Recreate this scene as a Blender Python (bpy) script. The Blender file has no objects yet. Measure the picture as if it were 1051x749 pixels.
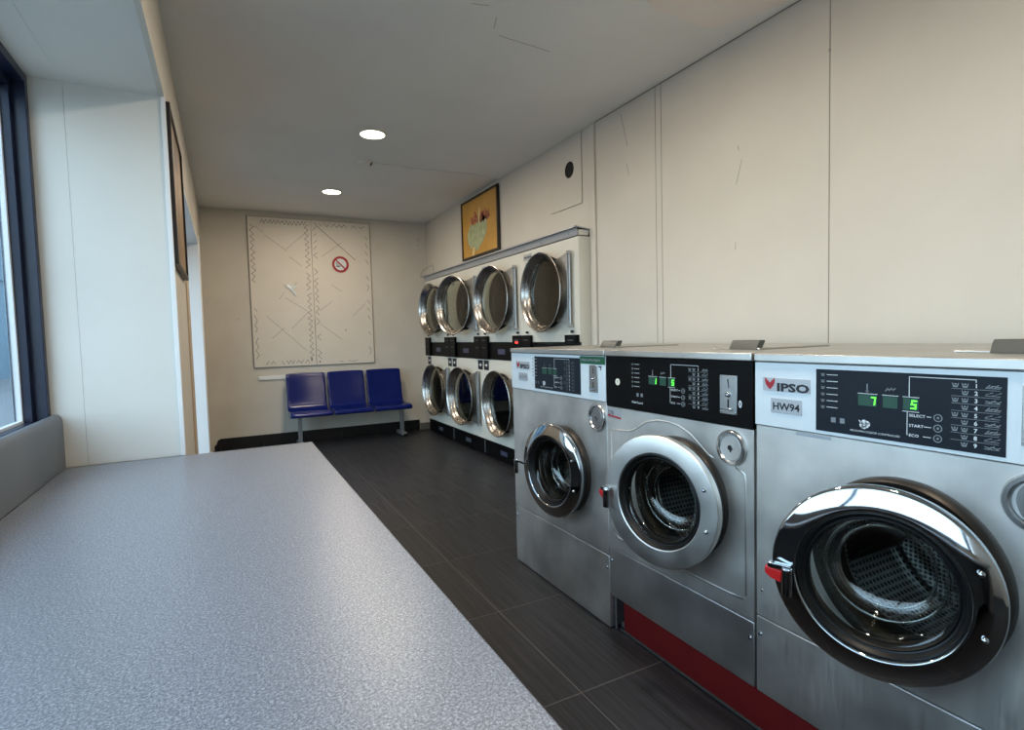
import bpy, bmesh, math, random
from mathutils import Vector, Matrix
random.seed(7)
PI = math.pi
scene = bpy.context.scene
COL = scene.collection

# ------------------------------------------------------------------ helpers
class MB:
    """collects shapes and links them as ONE mesh object"""
    def __init__(s): s.v = []; s.f = []
    def add(s, vs, fs):
        o = len(s.v); s.v += [tuple(v) for v in vs]; s.f += [tuple(i + o for i in f) for f in fs]; return s
    def box(s, x0, x1, y0, y1, z0, z1):
        vs = [(x, y, z) for x in (x0, x1) for y in (y0, y1) for z in (z0, z1)]
        return s.add(vs, [(0,1,3,2),(4,6,7,5),(0,4,5,1),(2,3,7,6),(0,2,6,4),(1,5,7,3)])
    def prism(s, poly, a0, a1, axis='y'):
        """poly: (p,q) outline extruded along axis. y: p=x,q=z   x: p=y,q=z   z: p=x,q=y"""
        n = len(poly)
        m = {'y': lambda p, q, a: (p, a, q), 'x': lambda p, q, a: (a, p, q), 'z': lambda p, q, a: (p, q, a)}[axis]
        vs = [m(p, q, a0) for p, q in poly] + [m(p, q, a1) for p, q in poly]
        fs = [tuple(range(n)), tuple(range(2*n-1, n-1, -1))] + [(i, (i+1) % n, n + (i+1) % n, n + i) for i in range(n)]
        return s.add(vs, fs)
    def lathe(s, prof, c=(0,0,0), axis='y', n=48, closed=False):
        """prof: (radius, offset along axis)"""
        vs, fs, k = [], [], len(prof)
        for i in range(n):
            t = 2*PI*i/n
            for r, a in prof:
                p, q = r*math.cos(t), r*math.sin(t)
                vs.append({'y': (c[0]+p, c[1]+a, c[2]+q), 'z': (c[0]+p, c[1]+q, c[2]+a), 'x': (c[0]+a, c[1]+p, c[2]+q)}[axis])
        for i in range(n):
            j = (i+1) % n
            for q in range(k if closed else k-1):
                w = (q+1) % k
                fs.append((i*k+q, j*k+q, j*k+w, i*k+w))
        return s.add(vs, fs)
    def disc(s, r, c, axis='y', n=32):
        vs = []
        for i in range(n):
            t = 2*PI*i/n; p, q = r*math.cos(t), r*math.sin(t)
            vs.append({'y': (c[0]+p, c[1], c[2]+q), 'z': (c[0]+p, c[1]+q, c[2]), 'x': (c[0], c[1]+p, c[2]+q)}[axis])
        return s.add(vs, [tuple(range(n))])
    def cyl(s, r, c, h, axis='y', n=24):
        return s.lathe([(0.0001, 0), (r, 0), (r, h), (0.0001, h)], c, axis, n)
    def tube(s, pts, r, n=8):
        pts = [Vector(p) for p in pts]; vs, fs = [], []
        for i, p in enumerate(pts):
            d = (pts[min(i+1, len(pts)-1)] - pts[max(i-1, 0)]).normalized()
            up = Vector((0,0,1)) if abs(d.z) < .9 else Vector((1,0,0))
            a = d.cross(up).normalized(); b = d.cross(a)
            for k in range(n):
                t = 2*PI*k/n; vs.append(p + a*r*math.cos(t) + b*r*math.sin(t))
        for i in range(len(pts)-1):
            for k in range(n): fs.append((i*n+k, i*n+(k+1) % n, (i+1)*n+(k+1) % n, (i+1)*n+k))
        fs += [tuple(range(n)), tuple((len(pts)-1)*n + k for k in range(n-1, -1, -1))]
        return s.add(vs, fs)
    def stroke(s, pts, w, y, d=.0004):
        """flat printed line in the x-z plane, at depth y (front side is -y)"""
        for (x0, z0), (x1, z1) in zip(pts, pts[1:]):
            L = math.hypot(x1-x0, z1-z0) or 1e-6
            ex, ez = (x1-x0)/L*w*.5, (z1-z0)/L*w*.5; nx, nz = -ez, ex
            s.prism([(x0-ex+nx, z0-ez+nz), (x1+ex+nx, z1+ez+nz), (x1+ex-nx, z1+ez-nz), (x0-ex-nx, z0-ez-nz)], y-d, y, 'y')
        return s
    def plate_hole(s, x0, x1, z0, z1, cx, cz, R, y0, y1, n=64):
        """rectangular plate in x-z with a round hole"""
        angs = sorted([2*PI*i/n for i in range(n)] + [math.atan2(z-cz, x-cx) % (2*PI) for x in (x0, x1) for z in (z0, z1)])
        n = len(angs); vs = []
        for y in (y0, y1):
            for t in angs:
                c, q = math.cos(t), math.sin(t)
                k = min([(x1-cx)/c if c > 1e-9 else 1e9, (x0-cx)/c if c < -1e-9 else 1e9, (z1-cz)/q if q > 1e-9 else 1e9, (z0-cz)/q if q < -1e-9 else 1e9])
                vs.append((cx + R*c, y, cz + R*q)); vs.append((cx + k*c, y, cz + k*q))
        fs = []; o = 2*n
        for i in range(n):
            j = (i+1) % n
            fs += [(2*i, 2*j, 2*j+1, 2*i+1), (o+2*i, o+2*i+1, o+2*j+1, o+2*j), (2*i, o+2*i, o+2*j, 2*j), (2*i+1, 2*j+1, o+2*j+1, o+2*i+1)]
        return s.add(vs, fs)
    def text(s, body, x, z, h, y, align='LEFT', sx=1.0, bold=0.0, d=.0004):
        """lettering in the x-z plane facing -y; (x,z) = anchor at mid height, h = capital height"""
        cu = bpy.data.curves.new('lettering', 'FONT'); cu.body = body; cu.size = 1; cu.align_x = align
        cu.resolution_u = 2; cu.offset = bold; cu.extrude = .0
        ob = bpy.data.objects.new('lettering', cu); COL.objects.link(ob)
        dg = bpy.context.evaluated_depsgraph_get(); me = bpy.data.meshes.new_from_object(ob.evaluated_get(dg))
        k = h/.70
        s.add([(x + v.co.x*k*sx, y-d, z + (v.co.y-.35)*k) for v in me.vertices], [tuple(p.vertices) for p in me.polygons])
        bpy.data.objects.remove(ob); bpy.data.curves.remove(cu); bpy.data.meshes.remove(me)
        return s
    def build(s, name, mat, parent=None, loc=(0,0,0), bevel=0, seg=2, smooth=30, subsurf=0, solid=0, keep=False):
        me = bpy.data.meshes.new(name); me.from_pydata(s.v, [], s.f); me.validate()
        bm = bmesh.new(); bm.from_mesh(me)
        bmesh.ops.remove_doubles(bm, verts=bm.verts, dist=1e-6)
        if not keep: bmesh.ops.recalc_face_normals(bm, faces=bm.faces)
        bm.to_mesh(me); bm.free()
        me.materials.append(mat)
        if smooth:
            me.polygons.foreach_set('use_smooth', [True]*len(me.polygons))
            if smooth < 180: me.set_sharp_from_angle(angle=math.radians(smooth))
        o = bpy.data.objects.new(name, me); COL.objects.link(o); o.location = loc
        if parent: o.parent = parent
        if solid:
            m = o.modifiers.new('solid', 'SOLIDIFY'); m.thickness = solid; m.offset = 0
        if subsurf:
            m = o.modifiers.new('sub', 'SUBSURF'); m.levels = subsurf; m.render_levels = subsurf
        if bevel:
            m = o.modifiers.new('bevel', 'BEVEL'); m.width = bevel; m.segments = seg; m.limit_method = 'ANGLE'; m.angle_limit = math.radians(40)
            m.harden_normals = False
        return o

def tag(o, label=None, cat=None, group=None, kind=None):
    if label: o['label'] = label
    if cat: o['category'] = cat
    if group: o['group'] = group
    if kind: o['kind'] = kind
    return o
def thing(name, label, cat, loc=(0,0,0), rz=0, group=None):
    o = bpy.data.objects.new(name, None); COL.objects.link(o)
    o.empty_display_size = .1; o.location = loc; o.rotation_euler = (0,0,rz)
    return tag(o, label, cat, group)
def struct(mb, name, mat, **k):
    return tag(mb.build(name, mat, **k), kind='structure')

# ------------------------------------------------------------------ materials
def newmat(name):
    m = bpy.data.materials.new(name); m.use_nodes = True
    nt = m.node_tree; b = nt.nodes['Principled BSDF']; return m, nt, b
def N(nt, t, **k):
    n = nt.nodes.new(t)
    for a, v in k.items(): setattr(n, a, v)
    return n
def S(c): return tuple(((x/255)/12.92 if x/255 <= .04045 else ((x/255+.055)/1.055)**2.4) for x in c) + (1,)
def plain(name, c, rough=.5, metal=0, spec=.5, coat=0, bump=0, bscale=200, var=0, vscale=6, rvar=0):
    m, nt, b = newmat(name)
    b.inputs['Base Color'].default_value = c; b.inputs['Roughness'].default_value = rough; b.inputs['Metallic'].default_value = metal
    b.inputs['Specular IOR Level'].default_value = spec; b.inputs['Coat Weight'].default_value = coat
    tc = N(nt, 'ShaderNodeTexCoord')
    if var or rvar:
        n = N(nt, 'ShaderNodeTexNoise'); n.inputs['Scale'].default_value = vscale; n.inputs['Detail'].default_value = 5
        nt.links.new(tc.outputs['Object'], n.inputs['Vector'])
        if var:
            r = N(nt, 'ShaderNodeMapRange'); r.inputs['To Min'].default_value = 1-var; r.inputs['To Max'].default_value = 1+var
            r.inputs['From Min'].default_value = .3; r.inputs['From Max'].default_value = .7
            nt.links.new(n.outputs['Fac'], r.inputs['Value'])
            x = N(nt, 'ShaderNodeMix', data_type='RGBA', blend_type='MULTIPLY'); x.inputs['Factor'].default_value = 1
            x.inputs['A'].default_value = c; nt.links.new(r.outputs['Result'], x.inputs['B']); nt.links.new(x.outputs['Result'], b.inputs['Base Color'])
        if rvar:
            r = N(nt, 'ShaderNodeMapRange'); r.inputs['To Min'].default_value = max(.02, rough-rvar); r.inputs['To Max'].default_value = rough+rvar
            r.inputs['From Min'].default_value = .3; r.inputs['From Max'].default_value = .7
            nt.links.new(n.outputs['Fac'], r.inputs['Value']); nt.links.new(r.outputs['Result'], b.inputs['Roughness'])
    if bump:
        n = N(nt, 'ShaderNodeTexNoise'); n.inputs['Scale'].default_value = bscale; n.inputs['Detail'].default_value = 4
        nt.links.new(tc.outputs['Object'], n.inputs['Vector'])
        q = N(nt, 'ShaderNodeBump'); q.inputs['Strength'].default_value = bump; q.inputs['Distance'].default_value = .002
        nt.links.new(n.outputs['Fac'], q.inputs['Height']); nt.links.new(q.outputs['Normal'], b.inputs['Normal'])
    return m
def emit(name, c, st):
    m, nt, b = newmat(name); b.inputs['Base Color'].default_value = c
    b.inputs['Emission Color'].default_value = c; b.inputs['Emission Strength'].default_value = st; return m
def steel(name, c, rough, stretch=(1,1,40), var=.12, blotch=.1):
    m, nt, b = newmat(name); b.inputs['Metallic'].default_value = 1
    tc = N(nt, 'ShaderNodeTexCoord'); mp = N(nt, 'ShaderNodeMapping'); mp.inputs['Scale'].default_value = stretch
    nt.links.new(tc.outputs['Object'], mp.inputs['Vector'])
    n = N(nt, 'ShaderNodeTexNoise'); n.inputs['Scale'].default_value = 9; n.inputs['Detail'].default_value = 6
    nt.links.new(mp.outputs['Vector'], n.inputs['Vector'])
    n2 = N(nt, 'ShaderNodeTexNoise'); n2.inputs['Scale'].default_value = 5; n2.inputs['Detail'].default_value = 6
    nt.links.new(tc.outputs['Object'], n2.inputs['Vector'])
    r = N(nt, 'ShaderNodeMapRange'); r.inputs['From Min'].default_value = .3; r.inputs['From Max'].default_value = .7
    r.inputs['To Min'].default_value = 1-blotch; r.inputs['To Max'].default_value = 1+blotch; nt.links.new(n2.outputs['Fac'], r.inputs['Value'])
    x = N(nt, 'ShaderNodeMix', data_type='RGBA', blend_type='MULTIPLY'); x.inputs['Factor'].default_value = 1; x.inputs['A'].default_value = c
    nt.links.new(r.outputs['Result'], x.inputs['B']); nt.links.new(x.outputs['Result'], b.inputs['Base Color'])
    a = N(nt, 'ShaderNodeMath', operation='ADD'); nt.links.new(n.outputs['Fac'], a.inputs[0]); nt.links.new(n2.outputs['Fac'], a.inputs[1])
    r2 = N(nt, 'ShaderNodeMapRange'); r2.inputs['From Min'].default_value = .7; r2.inputs['From Max'].default_value = 1.3
    r2.inputs['To Min'].default_value = rough-var*.5; r2.inputs['To Max'].default_value = rough+var*.5
    nt.links.new(a.outputs[0], r2.inputs['Value']); nt.links.new(r2.outputs['Result'], b.inputs['Roughness'])
    q = N(nt, 'ShaderNodeBump'); q.inputs['Strength'].default_value = .06; q.inputs['Distance'].default_value = .001
    nt.links.new(n.outputs['Fac'], q.inputs['Height']); nt.links.new(q.outputs['Normal'], b.inputs['Normal'])
    return m
def thin_glass(name, tint, ior=1.45, rough=0.0, extra=0.0):
    m = bpy.data.materials.new(name); m.use_nodes = True; nt = m.node_tree; nt.nodes.clear()
    o = N(nt, 'ShaderNodeOutputMaterial'); mx = N(nt, 'ShaderNodeMixShader'); t = N(nt, 'ShaderNodeBsdfTransparent'); g = N(nt, 'ShaderNodeBsdfGlossy')
    t.inputs['Color'].default_value = tint; g.inputs['Roughness'].default_value = rough
    ge = N(nt, 'ShaderNodeNewGeometry'); dt = N(nt, 'ShaderNodeVectorMath', operation='DOT_PRODUCT')   # same on both sides of the sheet
    nt.links.new(ge.outputs['Normal'], dt.inputs[0]); nt.links.new(ge.outputs['Incoming'], dt.inputs[1])
    ab = N(nt, 'ShaderNodeMath', operation='ABSOLUTE'); nt.links.new(dt.outputs['Value'], ab.inputs[0])
    om = N(nt, 'ShaderNodeMath', operation='SUBTRACT'); om.inputs[0].default_value = 1; nt.links.new(ab.outputs[0], om.inputs[1]); om.use_clamp = True
    pw = N(nt, 'ShaderNodeMath', operation='POWER'); pw.inputs[1].default_value = 5; nt.links.new(om.outputs[0], pw.inputs[0])
    f0 = ((ior-1)/(ior+1))**2*1.9 + extra
    ma = N(nt, 'ShaderNodeMath', operation='MULTIPLY_ADD'); ma.inputs[1].default_value = 1-f0; ma.inputs[2].default_value = f0
    nt.links.new(pw.outputs[0], ma.inputs[0]); nt.links.new(ma.outputs[0], mx.inputs[0])
    nt.links.new(t.outputs[0], mx.inputs[1]); nt.links.new(g.outputs[0], mx.inputs[2]); nt.links.new(mx.outputs[0], o.inputs[0])
    return m

M = {}
M['wall']   = plain('wall_paint', S((210,203,190)), .55, bump=.25, bscale=60, var=.035, vscale=2.2, spec=.35)
M['wall2']  = plain('back_wall_paint', S((206,200,188)), .75, bump=.5, bscale=35, var=.05, vscale=3, spec=.2)
M['ceil']   = plain('ceiling_paint', S((226,225,220)), .8, bump=.3, bscale=25, var=.04, vscale=1.3, spec=.15)
M['patch']  = plain('ceiling_patch_paint', S((232,222,214)), .7, bump=.2, bscale=30, spec=.2)
M['pier']   = plain('reveal_board', S((222,220,212)), .6, bump=.25, bscale=60, var=.03, vscale=2.5, spec=.3)
M['jamb']   = plain('white_gloss_paint', S((236,236,234)), .35, spec=.4, bump=.1, bscale=40)
M['brown']  = plain('beige_paint', S((196,176,152)), .6, bump=.2, bscale=50)
M['blue']   = plain('dark_blue_frame', S((24,33,58)), .35, spec=.5)
M['bead']   = plain('white_bead', S((225,228,230)), .4)
M['enamel'] = plain('white_enamel', S((222,219,206)), .28, coat=.2, bump=.06, bscale=30, var=.02, vscale=4)
M['panelw'] = plain('pale_panel', S((212,219,222)), .35, var=.03, vscale=14, bump=.05)
M['black']  = plain('black_panel', S((11,11,12)), .42, spec=.1, bump=.05, bscale=300)
M['slate']  = plain('slate_display', S((30,36,44)), .38, spec=.12)
M['rubber'] = plain('rubber', S((15,14,14)), .45, spec=.4)
M['seatring'] = plain('dark_door_seat', S((48,44,40)), .4, metal=.6, spec=.5)
M['void']   = plain('dark_inside', S((16,16,16)), .8)
M['steel']  = steel('brushed_steel', (.68,.665,.63,1), .53, (22,22,1.2), .14, .2)
M['steeld'] = steel('dull_steel', (.59,.585,.57,1), .48, (22,22,1.2), .12, .2)
M['steelh'] = steel('steel_top', (.54,.53,.50,1), .40, (2,30,2), .10, .10)
M['ringm']  = plain('satin_door_ring', (.78,.765,.73,1), .42, metal=1, var=.05, vscale=9, rvar=.05)
M['chrome'] = plain('chrome', (.46,.48,.50,1), .07, metal=1, rvar=.03, vscale=20)
M['dring']  = plain('dryer_door_steel', (.42,.395,.36,1), .27, metal=1, rvar=.03, vscale=8)
M['plate']  = plain('metal_plate', (.42,.43,.43,1), .33, metal=1, var=.06, vscale=40)
M['label']  = plain('plate_grey', S((176,178,182)), .35, metal=.3)
M['ink']    = plain('ink_black', S((22,22,30)), .5)
M['white']  = plain('print_white', S((214,218,220)), .5)
M['dim']    = plain('print_grey', S((120,126,130)), .5)
M['dimmer'] = plain('print_dark_grey', S((72,78,84)), .5)
M['red']    = plain('red_plastic', S((196,34,34)), .35)
M['redink'] = plain('red_ink', S((160,22,34)), .5)
M['plinth'] = plain('red_plinth_paint', S((128,30,30)), .55, var=.08, vscale=8, bump=.1, spec=.3)
M['led']    = emit('led_window_green', (.006,.05,.03,1), .16)
M['digit']  = emit('lit_green_digit', (.12,1,.05,1), 1.6)
M['redled'] = emit('lit_red_light', (1,.05,.04,1), 1.2)
M['green']  = plain('green_sticker', S((10,84,52)), .5)
M['stick']  = plain('cream_sticker', S((232,228,206)), .5)
M['glass']  = thin_glass('door_glass', (.80,.82,.80,1), 1.45, .0, .0)
M['dglass'] = thin_glass('dryer_glass', (.62,.63,.58,1), 1.5, .0, .0)
M['wglass'] = thin_glass('window_glass', (.88,.93,.95,1), 1.45)
M['seat']   = plain('blue_seat_plastic', S((5,24,92)), .2, spec=.35, bump=.05, bscale=20)
M['frame']  = plain('grey_bench_steel', S((150,150,150)), .4, metal=.5)
M['board']  = plain('board_white', S((216,208,194)), .55, bump=.2, bscale=40, var=.03, vscale=3)
M['edge']   = plain('board_edge_grey', S((126,122,116)), .6)
M['pen']    = plain('pen_dark', S((70,66,66)), .7)
M['penl']   = plain('pen_pale', S((168,160,150)), .7)
M['seam']   = plain('seam_dark', S((138,130,120)), .9)
M['crack']  = plain('crack_grey', S((168,162,152)), .9)
M['frameb'] = plain('picture_frame_black', S((30,22,18)), .4)
M['grey']   = plain('hinge_grey', S((84,86,82)), .45, metal=.4)
M['sock']   = plain('socket_white', S((220,218,212)), .4)
M['tileb']  = plain('black_skirting_tile', S((24,24,25)), .3, spec=.5, var=.1, vscale=12)
M['tileg']  = plain('grey_skirting_tile', S((96,94,88)), .5)
M['lampbody'] = plain('lamp_rim', S((235,232,225)), .5)
M['lamp']   = emit('lamp_diffuser', (1,.86,.64,1), 9)
M['upstand'] = plain('grey_upstand', S((104,108,114)), .5, bump=.1, bscale=200, spec=.35)
M['bluelabel'] = plain('blue_grey_label', S((64,68,92)), .4)
M['sleeve'] = plain('pipe_grey', S((120,118,114)), .5)
M['pave']   = plain('pavement_grey', S((112,112,112)), .9, bump=.3, bscale=30, var=.08, vscale=4)
M['dplate'] = plain('dryer_door_plate', (.46,.45,.43,1), .36, metal=1)
M['glint'] = thin_glass('highlight_glass', (.8,.82,.8,1), 1.5, .05, .30)  # boosted reflection, for the added highlight arcs in the washer doors
M['capring'] = plain('cap_ring_metal', (.62,.63,.63,1), .24, metal=1)
M['lifter'] = plain('lifter_steel', (.2,.2,.2,1), .3, metal=1)
M['street'] = plain('street_render', S((92,112,124)), .9, var=.06, vscale=.3)
M['film']   = plain('crumpled_clear_film', S((222,226,222)), .12, coat=1, bump=.8, bscale=60, spec=.8)

def floor_material():
    m, nt, b = newmat('dark_streaked_tile')
    tc = N(nt, 'ShaderNodeTexCoord'); sep = N(nt, 'ShaderNodeSeparateXYZ'); nt.links.new(tc.outputs['Object'], sep.inputs[0])
    def math_(op, a, bb=None):
        n = N(nt, 'ShaderNodeMath', operation=op)
        for i, q in enumerate((a, bb)):
            if q is None: continue
            if isinstance(q, (int, float)): n.inputs[i].default_value = q
            else: nt.links.new(q, n.inputs[i])
        return n.outputs[0]
    def cell(src, off, pitch):
        t = math_('DIVIDE', math_('SUBTRACT', src, off), pitch)
        fr = math_('FRACT', t); d = math_('MULTIPLY', math_('MINIMUM', fr, math_('SUBTRACT', 1.0, fr)), pitch)
        return d, math_('FLOOR', t)
    dx, ix = cell(sep.outputs[0], 1.033 - .61*20, .61); dy, iy = cell(sep.outputs[1], 1.528 - .645*20, .645)
    d = math_('MINIMUM', dx, dy)
    g = N(nt, 'ShaderNodeMapRange'); g.inputs['From Min'].default_value = .0012; g.inputs['From Max'].default_value = .0026
    nt.links.new(d, g.inputs['Value'])                       # 0 in the joint, 1 on the tile
    mp = N(nt, 'ShaderNodeMapping'); mp.inputs['Scale'].default_value = (46, 1.1, 1)
    add = N(nt, 'ShaderNodeCombineXYZ'); nt.links.new(math_('ADD', sep.outputs[0], math_('MULTIPLY', iy, 3.17)), add.inputs[0])
    nt.links.new(math_('ADD', sep.outputs[1], math_('MULTIPLY', ix, 7.31)), add.inputs[1]); nt.links.new(add.outputs[0], mp.inputs['Vector'])
    n = N(nt, 'ShaderNodeTexNoise'); n.inputs['Scale'].default_value = 1.6; n.inputs['Detail'].default_value = 5; n.inputs['Roughness'].default_value = .65
    nt.links.new(mp.outputs['Vector'], n.inputs['Vector'])
    cr = N(nt, 'ShaderNodeValToRGB'); e = cr.color_ramp.elements
    e[0].position = .30; e[0].color = S((18,18,21)); e[1].position = .74; e[1].color = S((58,57,61))
    nt.links.new(n.outputs['Fac'], cr.inputs[0])
    x = N(nt, 'ShaderNodeMix', data_type='RGBA'); nt.links.new(g.outputs['Result'], x.inputs['Factor'])
    x.inputs['A'].default_value = S((92,88,86)); nt.links.new(cr.outputs[0], x.inputs['B']); nt.links.new(x.outputs['Result'], b.inputs['Base Color'])
    r = N(nt, 'ShaderNodeMapRange'); r.inputs['To Min'].default_value = .50; r.inputs['To Max'].default_value = .34; nt.links.new(n.outputs['Fac'], r.inputs['Value'])
    nt.links.new(r.outputs['Result'], b.inputs['Roughness']); b.inputs['Specular IOR Level'].default_value = .4
    bp = N(nt, 'ShaderNodeBump'); bp.inputs['Strength'].default_value = .25; bp.inputs['Distance'].default_value = .002
    nt.links.new(math_('ADD', math_('MULTIPLY', g.outputs['Result'], 1.0), math_('MULTIPLY', n.outputs['Fac'], .5)), bp.inputs['Height'])
    nt.links.new(bp.outputs['Normal'], b.inputs['Normal'])
    return m
M['floor'] = floor_material()

def worktop_material():
    m, nt, b = newmat('speckled_grey_laminate')
    tc = N(nt, 'ShaderNodeTexCoord')
    n = N(nt, 'ShaderNodeTexNoise'); n.inputs['Scale'].default_value = 230; n.inputs['Detail'].default_value = 3; n.inputs['Roughness'].default_value = .8
    nt.links.new(tc.outputs['Object'], n.inputs['Vector'])
    cr = N(nt, 'ShaderNodeValToRGB'); e = cr.color_ramp.elements
    e[0].position = .34; e[0].color = S((82,86,96)); e[1].position = .68; e[1].color = S((176,180,188))
    w = e.new(.52); w.color = S((126,130,138))
    nt.links.new(n.outputs['Fac'], cr.inputs[0]); nt.links.new(cr.outputs[0], b.inputs['Base Color'])
    b.inputs['Roughness'].default_value = .34; b.inputs['Specular IOR Level'].default_value = .55
    q = N(nt, 'ShaderNodeBump'); q.inputs['Strength'].default_value = .12; q.inputs['Distance'].default_value = .001
    nt.links.new(n.outputs['Fac'], q.inputs['Height']); nt.links.new(q.outputs['Normal'], b.inputs['Normal'])
    return m
M['worktop'] = worktop_material()

def drum_material(name, c, radial, pitch=.017, hole=.32, rough=.3):
    """perforated sheet steel: rows of round holes"""
    m, nt, b = newmat(name); b.inputs['Metallic'].default_value = 1; b.inputs['Roughness'].default_value = rough
    tc = N(nt, 'ShaderNodeTexCoord'); sep = N(nt, 'ShaderNodeSeparateXYZ'); nt.links.new(tc.outputs['Object'], sep.inputs[0])
    def math_(op, a, bb=None):
        n = N(nt, 'ShaderNodeMath', operation=op)
        for i, q in enumerate((a, bb)):
            if q is None: continue
            if isinstance(q, (int, float)): n.inputs[i].default_value = q
            else: nt.links.new(q, n.inputs[i])
        return n.outputs[0]
    if radial:
        u = math_('MULTIPLY', math_('ARCTAN2', sep.outputs[2], sep.outputs[0]), .24/pitch); v = math_('DIVIDE', sep.outputs[1], pitch)
    else:
        u = math_('DIVIDE', sep.outputs[0], pitch); v = math_('DIVIDE', sep.outputs[2], pitch)
    fu = math_('SUBTRACT', math_('FRACT', u), .5); fv = math_('SUBTRACT', math_('FRACT', v), .5)
    d = math_('SQRT', math_('ADD', math_('MULTIPLY', fu, fu), math_('MULTIPLY', fv, fv)))
    g = N(nt, 'ShaderNodeMapRange'); g.inputs['From Min'].default_value = hole-.06; g.inputs['From Max'].default_value = hole+.06; nt.links.new(d, g.inputs['Value'])
    x = N(nt, 'ShaderNodeMix', data_type='RGBA'); x.inputs['A'].default_value = (.012,.012,.012,1); x.inputs['B'].default_value = c
    nt.links.new(g.outputs['Result'], x.inputs['Factor']); nt.links.new(x.outputs['Result'], b.inputs['Base Color'])
    return m
M['drum'] = drum_material('perforated_drum', (.25,.25,.25,1), True)
M['drumback'] = drum_material('perforated_drum_back', (.62,.63,.63,1), False, .013, .36, .22)
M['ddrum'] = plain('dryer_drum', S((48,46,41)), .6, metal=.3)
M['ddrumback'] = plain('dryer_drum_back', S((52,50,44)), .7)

def painting_ground(name, c1, c2, scale, stretch=(1,1,1)):
    m, nt, b = newmat(name); tc = N(nt, 'ShaderNodeTexCoord'); mp = N(nt, 'ShaderNodeMapping'); mp.inputs['Scale'].default_value = stretch
    nt.links.new(tc.outputs['Object'], mp.inputs['Vector'])
    n = N(nt, 'ShaderNodeTexNoise'); n.inputs['Scale'].default_value = scale; n.inputs['Detail'].default_value = 4
    nt.links.new(mp.outputs['Vector'], n.inputs['Vector']); cr = N(nt, 'ShaderNodeValToRGB'); e = cr.color_ramp.elements
    e[0].position = .35; e[0].color = c1; e[1].position = .65; e[1].color = c2
    nt.links.new(n.outputs['Fac'], cr.inputs[0]); nt.links.new(cr.outputs[0], b.inputs['Base Color']); b.inputs['Roughness'].default_value = .45
    return m
M['ochre'] = painting_ground('ochre_canvas', S((190,142,60)), S((208,158,72)), 4)
M['umber'] = painting_ground('umber_canvas', S((84,66,46)), S((176,140,92)), 3, (1,4,.8))
M['leaf']  = painting_ground('painted_pale_green', S((146,156,112)), S((196,200,158)), 16, (3,1,1))
M['stem']  = plain('painted_pale_stem', S((226,202,140)), .5)
M['petal'] = painting_ground('painted_rust', S((120,52,40)), S((196,120,84)), 30)

# ------------------------------------------------------------------ the setting
H = 2.75; XL = -.19; XR = 2.44; YB = 7.08; YF = -1.8; XW = -.665
struct(MB().box(-.765, 3.3, YF-.1, YB+.1, -.1, 0), 'floor', M['floor'])
cm = MB().box(-.765, 3.3, YF-.1, YB+.1, H, H+.1)
ceil = struct(cm, 'ceiling', M['ceil'])
# peeling skim sheet on the ceiling over the machines
pv = [(1.50,1.2),(1.62,1.55),(1.784,1.999),(1.86,2.02),(1.949,2.022),(2.05,2.035),(2.138,2.033),(2.211,2.027),(2.242,2.013),(2.327,1.881),(2.372,1.757),(2.41,1.5),(2.41,1.2)]
drop = [0,0,.010,.018,.006,.004,.008,.004,.002,0,0,0,0]
b = MB(); n = len(pv); cx, cy = 2.0, 1.5
vs = [(x, y, H-.005-d) for (x, y), d in zip(pv, drop)] + [(cx+(x-cx)*.85, cy+(y-cy)*.85, H-.003) for x, y in pv] + [(x, y, H-.0035-d) for (x, y), d in zip(pv, drop)]
b.add(vs, [tuple(n+i for i in range(n))] + [(i, (i+1) % n, n+(i+1) % n, n+i) for i in range(n)] + [(i, 2*n+i, 2*n+(i+1) % n, (i+1) % n) for i in range(n)])
b.build('peeling_skim', M['patch'], ceil, smooth=40)
b = MB()
for pts in ([(1.07,2.36),(1.12,2.35),(1.15,2.34)], [(1.3,2.55),(1.42,2.56),(1.55,2.57),(1.62,2.58)], [(1.22,2.41),(1.25,2.5)]):
    b.tube([(x, y, H) for x, y in pts], .0018, 5)
b.build('crack', M['crack'], ceil)
# back wall
wb = struct(MB().box(-.765, XR+.9, YB, YB+.1, 0, H), 'wall_back', M['wall2'])
b = MB()
for x, z, r in ((2.33,2.53,.010), (2.332,2.50,.007), (2.328,2.455,.010), (.15,1.5,.008), (2.1,1.45,.006)): b.cyl(r, (x, YB, z), -.003, 'y', 10)
b.build('wall_mark', M['penl'], wb)
# right wall: boards in front of the washers, plaster over the dryers
b = MB()
b.box(XR, XR+.06, YF-.1, 3.385, 0, H)                 # behind the boards
for y0, y1 in ((YF, 1.549), (1.553, 2.611), (2.615, 2.662), (2.666, 3.28)): b.box(XR-.008, XR, y0, y1, 0, H-.004)
b.box(XR, XR+.06, 3.385, YB, 1.99, H)                 # over the dryers
b.box(XR, XR+.06, 6.895, YB, 0, 1.99)
wr = struct(b, 'wall_right', M['wall'], bevel=.0015, seg=1, smooth=0)
b = MB()
for y in (1.551, 2.613, 2.664): b.box(XR-.0072, XR-.0015, y-.0016, y+.0016, .9, H-.006)
b.box(XR-.012, XR-.0005, 1.3, 3.28, H-.0045, H-.001)
b.build('seam', M['seam'], wr, smooth=0)
b = MB()
for pts in ([(2.995,2.702),(2.975,2.64),(2.957,2.574),(2.929,2.469)], [(2.045,2.20),(2.038,2.17)], [(2.06,1.70),(2.062,1.66)], [(2.94,2.36),(2.92,2.28)], [(2.02,2.12),(2.055,2.00)]):
    b.tube([(XR-.0082, y, z) for y, z in pts], .0018, 5)
b.cyl(.006, (XR-.008, 1.551, 2.46), -.004, 'x', 10)
b.build('scratch', M['crack'], wr)
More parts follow.
